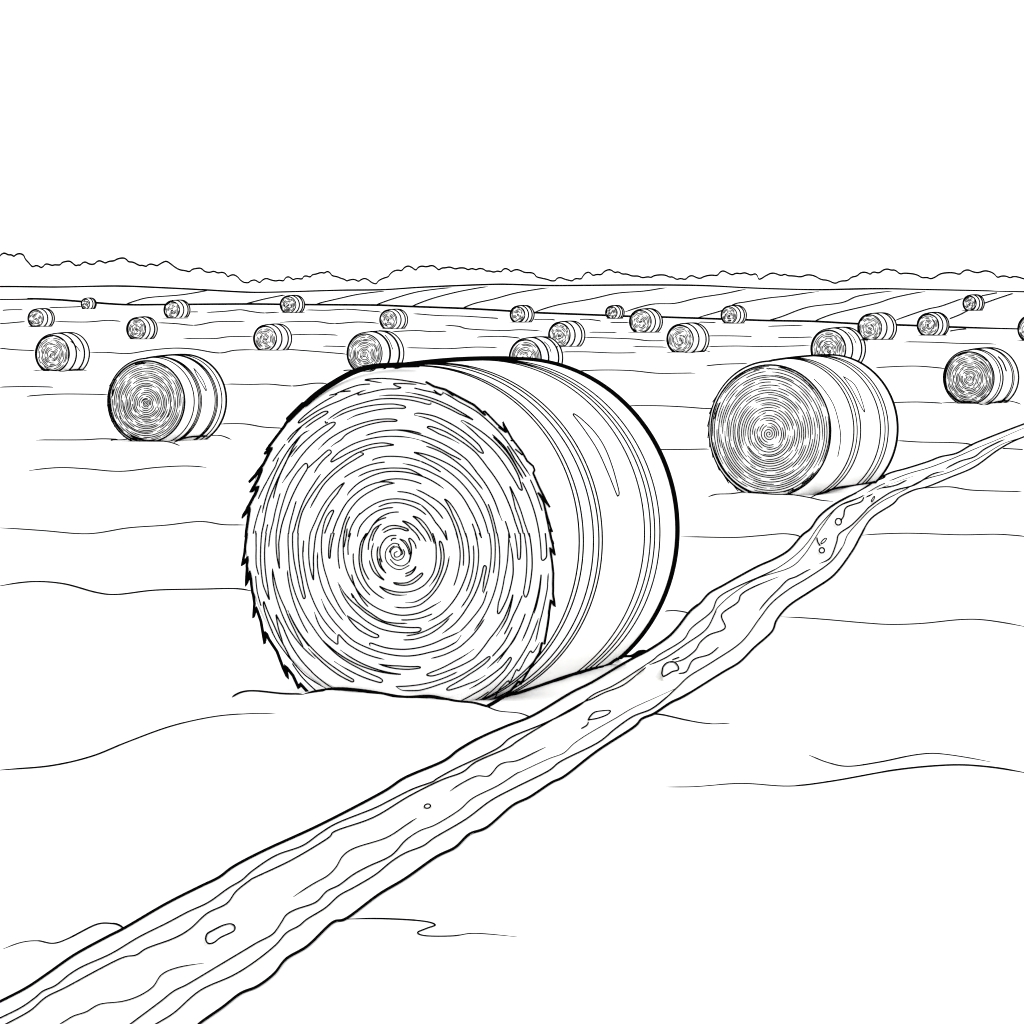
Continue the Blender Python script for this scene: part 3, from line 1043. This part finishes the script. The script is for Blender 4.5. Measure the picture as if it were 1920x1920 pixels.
# where the bales meet the ground
for i in range(5):
    pass
stroke_ground(gm, catmull(CONTACT_F[4:], 4), 6.2, 1, 0, (1, 0), BVHS)
stroke_ground(gm, catmull(pts('980 1735 1100 1780 1300 1800 1410 1840', *T4), 4), 3.0, 1, 0, (0, 1), BVHS)
stroke_ground(gm, CONTACT_S, 8.2, 1, 6, (0, 1), BVHS)
for s, Z, w in (('85 1402 160 1380 290 1375 450 1357 660 1380 830 1383 1000 1410 1110 1435 1210 1443', Z1, 3.4),
                ('1000 1410 1220 1325 1420 1295 1560 1270 1650 1240 1680 1215', Z1, 4.0),
                ('200 1280 215 1272 340 1270 500 1250 640 1275 880 1290 1000 1315 1075 1345', Z2, 3.2),
                ('1000 1305 1120 1250 1250 1225 1500 1215 1620 1220 1740 1265', Z2, 3.2),
                ('400 1255 540 1250 700 1240 850 1262 940 1280 1050 1245 1180 1225 1300 1245 1370 1270', Z9, 3.0),
                ('247 943 300 938 350 932 420 940 470 948 540 935 600 932 655 943', (0, 460, .25), 2.2),
                ('1317 808 1380 800 1440 800 1490 810 1560 797 1610 792 1655 803', (920, 460, .25), 1.9)):
    stroke_ground(gm, pts(s, *Z), w, 1, 6, (1, 1), BVHS)
for x0, x1, y, w in ((477, 540, 657, 1.9), (1041, 1089, 650, 1.9), (716, 761, 616.5, 1.8), (1177, 1240, 623.5, 2.2), (1612, 1676, 637, 2.2),
                     (1722, 1776, 629, 2.6), (237, 290, 636, 2.0), (304, 354, 597, 2.0), (52, 99, 613, 2.2), (528, 572, 586.5, 2.0),
                     (955, 998, 604.5, 1.8), (1137, 1169, 597.5, 1.8), (1354, 1397, 606.5, 1.8), (1803, 1843, 582.5, 2.2), (152, 179, 579.5, 1.8), (1907, 1975, 639, 2)):
    stroke_ground(gm, [(x0, y), ((x0 + x1) / 2, y + .4), (x1, y)], w, 1, 4, (1, 1), BVHS)

ground = gm.build('ground', [M_GROUND, M_INK, M_GREY])
tag(ground, 'pale open stubble field with faint wavy furrow lines', None, None, 'structure')

# ------------------------------------------------------------------ the track
Q1, Q2, Q3, Q4, Q7 = (820, 1120, 1 / 3), (400, 1360, 1 / 3), (0, 1600, 500 / 1920), (300, 1600, 500 / 1920), (1280, 780, 1 / 3)
UP = pts('-60,1912 0,1883 50,1857 90,1830 140,1795 200,1762 235,1744 310,1700 375,1667 410,1650 440,1628 500,1597 600,1551 715,1491 760,1462 830,1432 860,1410 '
         '900,1387 950,1365 1000,1345 1070,1303 1110,1283 1160,1253 1190,1236 1217,1222 1250,1200 1270,1180') + \
    pts('40 1110 100 1060 150 1005 230 960 300 920 420 855 520 810 600 760 670 680 720 640 770 570 860 500 1000 425 1100 360 1170 325 1260 300 1380 262 1450 235 1540 215 1620 170 1700 135 1920 50 2150 -30', *Q7)
LO = pts('180 1330 295 1229 450 1120 580 1020 700 970 820 880 910 770 1060 680 1200 545 1260 500 1350 475', *Q4) + \
    pts('930 960 1080 870 1250 750 1360 695 1440 620 1540 580 1680 460 1780 410', *Q2) + \
    pts('520 1140 640 1050 720 1010 900 870 1100 740 1150 690 1220 660 1310 600 1400 555 1600 430 1700 370', *Q1) + \
    pts('400 1310 500 1220 530 1150 600 1070 720 990 850 900 950 770 1000 680 1060 580 1180 500 1220 460 1300 420 1380 400 1500 350 1640 290 1780 190 1920 120 2200 30', *Q7)


def onward(P):
    out = [P[0]]
    for p in P[1:]:
        if p[0] > out[-1][0] + 4:
            out.append(p)
    return out


UP = [(-460, 2130), (-240, 2010)] + onward(UP) + [(2120, 728), (2350, 686), (2700, 655)]
LO = [(30, 2175), (200, 2050)] + onward(LO) + [(2150, 752), (2380, 702), (2720, 666)]
tm = MB()


def resample(P, n):
    P = catmull(P, 6)
    s = [0]
    for a, b in zip(P, P[1:]):
        s.append(s[-1] + math.hypot(b[0] - a[0], b[1] - a[1]))
    out, j = [], 0
    for i in range(n):
        t = s[-1] * i / (n - 1)
        while j < len(P) - 2 and s[j + 1] < t:
            j += 1
        k = (t - s[j]) / max(1e-9, s[j + 1] - s[j])
        out.append((P[j][0] + (P[j + 1][0] - P[j][0]) * k, P[j][1] + (P[j + 1][1] - P[j][1]) * k))
    return out


NT, NW = 150, 8
ua, la = resample(UP, NT), resample(LO, NT)
tv, tf = [], []
for a, b in zip(ua, la):
    ha, hb = ground_hit(*a)[0], ground_hit(*b)[0]
    for k in range(NW + 1):
        p = ha.lerp(hb, k / NW)
        tv.append((p.x, p.y, mesh_z(p.x, p.y) + .004))
for i in range(NT - 1):
    for k in range(NW):
        o = i * (NW + 1) + k
        tf.append((o, o + NW + 1, o + NW + 2, o + 1))
tm.add(tv, tf, 0)
EW = [4.7] * 7 + [4.2] * 4 + [3.4] * 4 + [2.6] * 5
stroke_ground(tm, UP, EW, 1, 6, (0, 0), up=.004)
stroke_ground(tm, LO, EW, 1, 6, (0, 0), lift=.5, up=.003)
R1 = pts('-60 1235 0 1205 150 1130 250 1060 310 1010 400 970 500 890 600 830 800 740 1000 620 1200 520 1350 440 1500 370 1640 270 1740 210 1820 140', *Q3) + \
    pts('0 980 150 890 220 830 350 745 500 690 600 620 700 560 900 480 1000 430 1120 370 1230 330', *Q2) + \
    pts('0 1030 100 975 330 865 420 795 600 720 780 630 880 555 1000 500 1200 370 1250 330 1380 250 1430 180 1540 90', *Q1) + \
    pts('100 1120 200 1030 300 970 500 880 620 800 700 720 770 620 880 510 1000 460 1100 400 1250 335 1400 290 1550 230 1640 190 1760 140 1920 70 2100 0', *Q7)
R2_ = pts('0 1270 80 1229 220 1150 330 1055 480 980 700 860 880 770 980 750 1060 700 1250 630 1370 560 1490 450 1630 380 1700 290 1800 210', *Q3) + \
    pts('240 865 440 770 640 650 690 605 900 530 1100 410 1280 320 1400 275 1480 215 1650 140', *Q2) + \
    pts('450 820 560 750 800 610 870 580 940 545 1050 500 1180 400 1290 345 1400 270 1510 190 1560 100', *Q1) + \
    pts('200 1080 290 1000 420 920 600 860 680 790 740 700 790 620 870 520 960 480 1060 435 1160 390 1300 340', *Q7)
R3_ = pts('-60 1120 100 1010 200 960 400 840 600 720 700 660 810 600 870 520 910 460 980 420 1120 370 1200 290 1290 245 1390 170 1500 110', *Q4) + \
    pts('780 860 1000 745 1080 660 1160 605 1250 570 1380 490 1460 420 1600 350 1700 285', *Q2) + \
    pts('470 990 620 920 710 885 770 830 860 770 1000 690 1100 630 1230 570 1355 512', *Q1)
R3_ = pts('890 1285 970 1225 1150 1090', *Q3) + R3_[1:]
R4_ = pts('-60 1265 10 1225 110 1160 290 1005 520 900 680 800 830 680 910 590 1000 540 1060 490 1190 410 1290 320 1400 260 1550 170', *Q4) + \
    pts('900 860 1000 780 1080 730 1180 690 1250 640 1420 540 1560 435 1700 360', *Q2) + \
    pts('430 1100 620 990 700 930 900 830 1000 750 1100 680 1200 640 1280 580 1355 510 1420 450 1550 370', *Q1) + \
    pts('330 1280 430 1150 500 1060 600 980 700 920 830 830 900 740 930 670 1000 590 1060 530 1130 480 1230 430 1350 365 1500 320 1640 255 1700 220 1800 160 1920 118 2050 70', *Q7)
for P in (R1, R2_, R3_, R4_):
    stroke_ground(tm, onward(P), [2.4] * 11 + [1.9] * 4 + [1.1] * 5, 1, 6, (0, 1), up=.005)
for P in [pts(s, *T) for s, T in (
    ('410 1260 470 1225 530 1190 620 1160 720 1105 880 1085 1000 1045 1100 980 1165 890 1280 840 1470 805', Q3),
    ('450 975 560 905 640 860 690 810 730 745 800 700 970 645 1080 575 1145 530', Q2),
    ('1330 380 1400 335 1480 297 1550 295 1600 240 1640 220 1720 205 1870 130', Q2),
    ('1257 1245 1280 1240 1303 1223 1313 1207 1330 1193 1353 1185 1360 1177 1353 1160 1357 1150 1383 1132 1390 1117 1413 1103 1460 1083', (0, 0, 1)),
    ('1272 1266 1287 1262 1300 1240 1330 1230 1348 1215', (0, 0, 1)),
    ('1261 1240 1266 1238 1274 1235', (0, 0, 1)),
    ('430 1100 480 1040 540 980 590 930 640 910 720 865', Q7),
    ('770 835 830 805 865 720 880 670 950 620 1020 550 1060 510 1180 430 1300 395 1400 335 1470 315', Q7),
    ('885 598 905 570 920 520 1000 490 1020 460', Q7), ('1030 462 1080 440 1110 415 1200 395 1260 365', Q7),
    ('1480 300 1560 260 1640 235 1700 190 1810 135', Q7), ('755 690 760 715 772 735', Q7),
    ('810 748 840 730 850 712', Q1))]:
    stroke_ground(tm, P, 2.1, 1, 6, up=.005)
track = tm.build('dirt_track', [M_TRACK, M_INK])
tag(track, 'narrow rutted farm track winding across the field', None, None, 'structure')


# ------------------------------------------------------------------ stones on the track
def stone(outline, label, w=2.2, height=.25):
    G = [ground_hit(*p)[0] for p in catmull(outline + [outline[0]], 5)[:-1]]
    c = sum(G, Vector()) / len(G)
    size = max((g - c).length for g in G)
    hgt = size * .04
    z0 = mesh_z(c.x, c.y) + .004
    mb = MB()
    vs, fs = [], []
    n = len(G)
    for lv, (s, z) in enumerate(((1.0, -.05), (1.0, .9), (.8, 1.0), (.45, 1.05))):
        for g in G:
            p = c.lerp(g, s)
            vs.append((p.x, p.y, z0 + hgt * z))
    for lv in range(3):
        for k in range(n):
            k2 = (k + 1) % n
            fs.append((lv * n + k, lv * n + k2, (lv + 1) * n + k2, (lv + 1) * n + k))
    vs.append((c.x, c.y, z0 + hgt * 1.06))
    for k in range(n):
        fs.append((3 * n + k, 3 * n + (k + 1) % n, len(vs) - 1))
    mb.add(vs, fs, 0)
    r = WF(w) * .5 * c.y / F
    mb.tube([(g.x, g.y, z0 + hgt + r * .8) for g in G] + [(G[0].x, G[0].y, z0 + hgt + r * .8)], [r] * (n + 1), 1)
    o = mb.build('stone', [M_STONE, M_INK], None, (c.x, c.y, z0))
    tag(o, label, 'stone', 'stones lying on the track')


def ell(cx, cy, a, b, rot):
    c, s = math.cos(R(rot)), math.sin(R(rot))
    return [(cx + a * math.cos(t) * c - b * math.sin(t) * s, cy + a * math.cos(t) * s + b * math.sin(t) * c) for t in [2 * math.pi * i / 10 for i in range(10)]]


stone(pts('1480 650 1490 615 1530 590 1600 555 1655 542 1688 555 1690 585 1665 605 1590 640 1545 675 1510 686 1488 675', *Q3),
      'long pill-shaped stone, the lowest one on the track', 2.5)
stone(ell(801.5, 1516, 6, 4, -10), 'tiny oval stone in the middle of the track, next above the pill-shaped one', 2.2)
stone(pts('848 712 860 690 885 668 930 660 968 658 972 668 950 685 900 703', *Q1), 'thin leaf-shaped stone on the track below the foot of the biggest bale', 2.2)
stone(pts('1262 455 1268 425 1290 402 1325 395 1350 412 1356 438 1320 448 1290 468 1270 475', *Q1), 'rounded bean-shaped stone on the track right of the foot of the biggest bale', 2.4)
stone(ell(1541, 1037.5, 5.2, 4.2, 0), 'tiny round stone on the track, just below a thin slanting one', 2.1)
stone(ell(1544.5, 1020, 6.5, 2.2, -38), 'thin slanting stone on the track, just above a tiny round one', 1.5)
stone(ell(1572, 985.5, 6, 5, 0), 'small round stone at the lower end of a short wavy rut', 2.1)
stone(ell(1637, 942, 5.0, 1.6, -52), 'thinnest slanting stone, furthest along the track', 1.5)

# ------------------------------------------------------------------ the far wood
TREE = pts('-40 90 0 88 20 65 40 60 65 75 90 73 108 88 130 68 155 64 180 75 190 105 215 130 240 162 258 162 275 153 295 160 312 172 332 160 345 142 370 145 395 155 415 148 455 152 470 132 490 125 525 120 545 135 570 157 590 150 605 153 625 132 645 127 665 140 690 147 715 142 730 125 750 117 775 128 795 137 820 122 860 120 885 103 930 96 950 108 965 127 1000 128 1030 145 1050 155 1070 152 1100 163 1115 147 1140 142 1180 158 1200 145 1225 130 1250 120 1280 140 1310 165 1350 188 1390 192 1425 203 1445 182 1475 176 1510 173 1535 200 1575 208 1605 195 1635 212 1665 204 1690 212 1710 242 1730 228 1755 222 1785 240 1800 262 1830 282 1865 285 1890 268', 0, 460, .25) + \
    pts('0 282 25 286 45 268 70 262 90 272 110 286 135 260 160 250 190 262 230 272 255 264 290 272 305 245 325 238 345 250 360 263 385 250 430 258 440 235 460 232 490 243 505 222 530 220 570 205 595 213 615 197 635 208 650 232 690 238 715 250 745 258 760 272 785 262 820 257 850 276 870 260 895 250 920 260 950 285 985 294 1000 268 1040 248 1075 240 1090 215 1115 195 1145 188 1175 195 1195 168 1220 157 1245 165 1280 193 1300 165 1325 158 1360 165 1400 152 1425 165 1450 190 1475 172 1500 172 1535 164 1575 182 1605 172 1645 172 1670 188 1700 175 1730 188 1755 175 1785 180 1805 197 1830 195', 460, 460, .25) + \
    pts('0 198 25 205 50 195 80 203 95 182 112 176 135 185 152 203 175 188 200 184 230 195 255 208 300 207 325 215 340 240 375 248 430 260 450 270 485 270 500 248 525 244 555 258 585 265 612 272 635 250 680 258 695 230 715 208 740 204 765 232 795 220 830 225 855 195 895 182 930 210 955 200 985 220 1020 217 1060 235 1105 232 1135 248 1180 238 1200 246 1225 230 1265 224 1310 226 1340 243 1360 238 1395 262 1420 250 1460 262 1485 235 1510 229 1540 245 1570 253 1600 236 1650 225 1700 232 1720 202 1745 193 1775 210 1810 227 1840 210 1870 217 1900 208 1920 214 1950 228 1990 212', 920, 460, .25) + \
    pts('-75 262 -45 250 -25 235 0 222 20 212 50 212 95 232 125 218 145 232 190 232 245 242 290 222 345 230 395 262 445 264 500 293 540 270 595 270 625 240 665 235 695 205 735 205 765 223 785 200 830 213 865 185 895 180 920 190 950 187 985 220 1020 210 1110 220 1150 248 1190 243 1215 256 1250 243 1290 215 1340 208 1390 208 1435 224 1465 192 1500 186 1530 202 1575 210 1620 192 1660 200 1690 215 1715 247 1750 232 1785 235 1810 248 1840 235 1880 243 1920 257 1960 250 2000 262', 1440, 460, .25)
TREE = sorted(TREE)
TREE = [TREE[0]] + [b for a, b in zip(TREE, TREE[1:]) if b[0] > a[0] + 1.2]
# the wood runs on beyond both edges of the view
rnd = random.Random(3)
ext = []
for sgn, start in ((-1, TREE[0]), (1, TREE[-1])):
    x, y, e = start[0], start[1], []
    while abs(x - 960) < 2600:
        x += sgn * rnd.uniform(5, 9)
        y += rnd.uniform(-4.5, 4.5) + (510 - y) * .1
        e.append((x, y))
    ext.append(e)
TREE = ext[0][::-1] + TREE + ext[1]
YT = 1050.0
tS = chaikin(TREE, 2)
wm = MB()
DEPTH = [(-30, -1), (-26, .35), (-18, .68), (-9, .9), (-2, .985), (0, 1.0), (4, .97), (10, .82), (16, .5), (18, -1)]
vs, fs = [], []
n = len(DEPTH)
rj = random.Random(8)
for (x, y) in tS:
    X = (x - 960) * YT / F
    zt = H - (y - HZ) * YT / F
    zb = ground_z(X, YT) - .5
    for (dy, k) in DEPTH:
        vs.append((X, YT + dy, zb if k < 0 else zb + (zt - zb) * k))
for i in range(len(tS) - 1):
    for k in range(n - 1):
        fs.append((i * n + k, (i + 1) * n + k, (i + 1) * n + k + 1, i * n + k + 1))
wm.add(vs, fs, 0)
r = WF(3.2) * .5 * YT / F
wm.tube([((x - 960) * YT / F, YT - 1, H - (y - HZ) * YT / F + r * .4) for x, y in tS], [r] * len(tS), 1)
wood = wm.build('distant_wood', [M_TREE, M_INK])
tag(wood, 'pale line of scalloped tree tops along the horizon behind the ridge', 'wood', None, 'stuff')
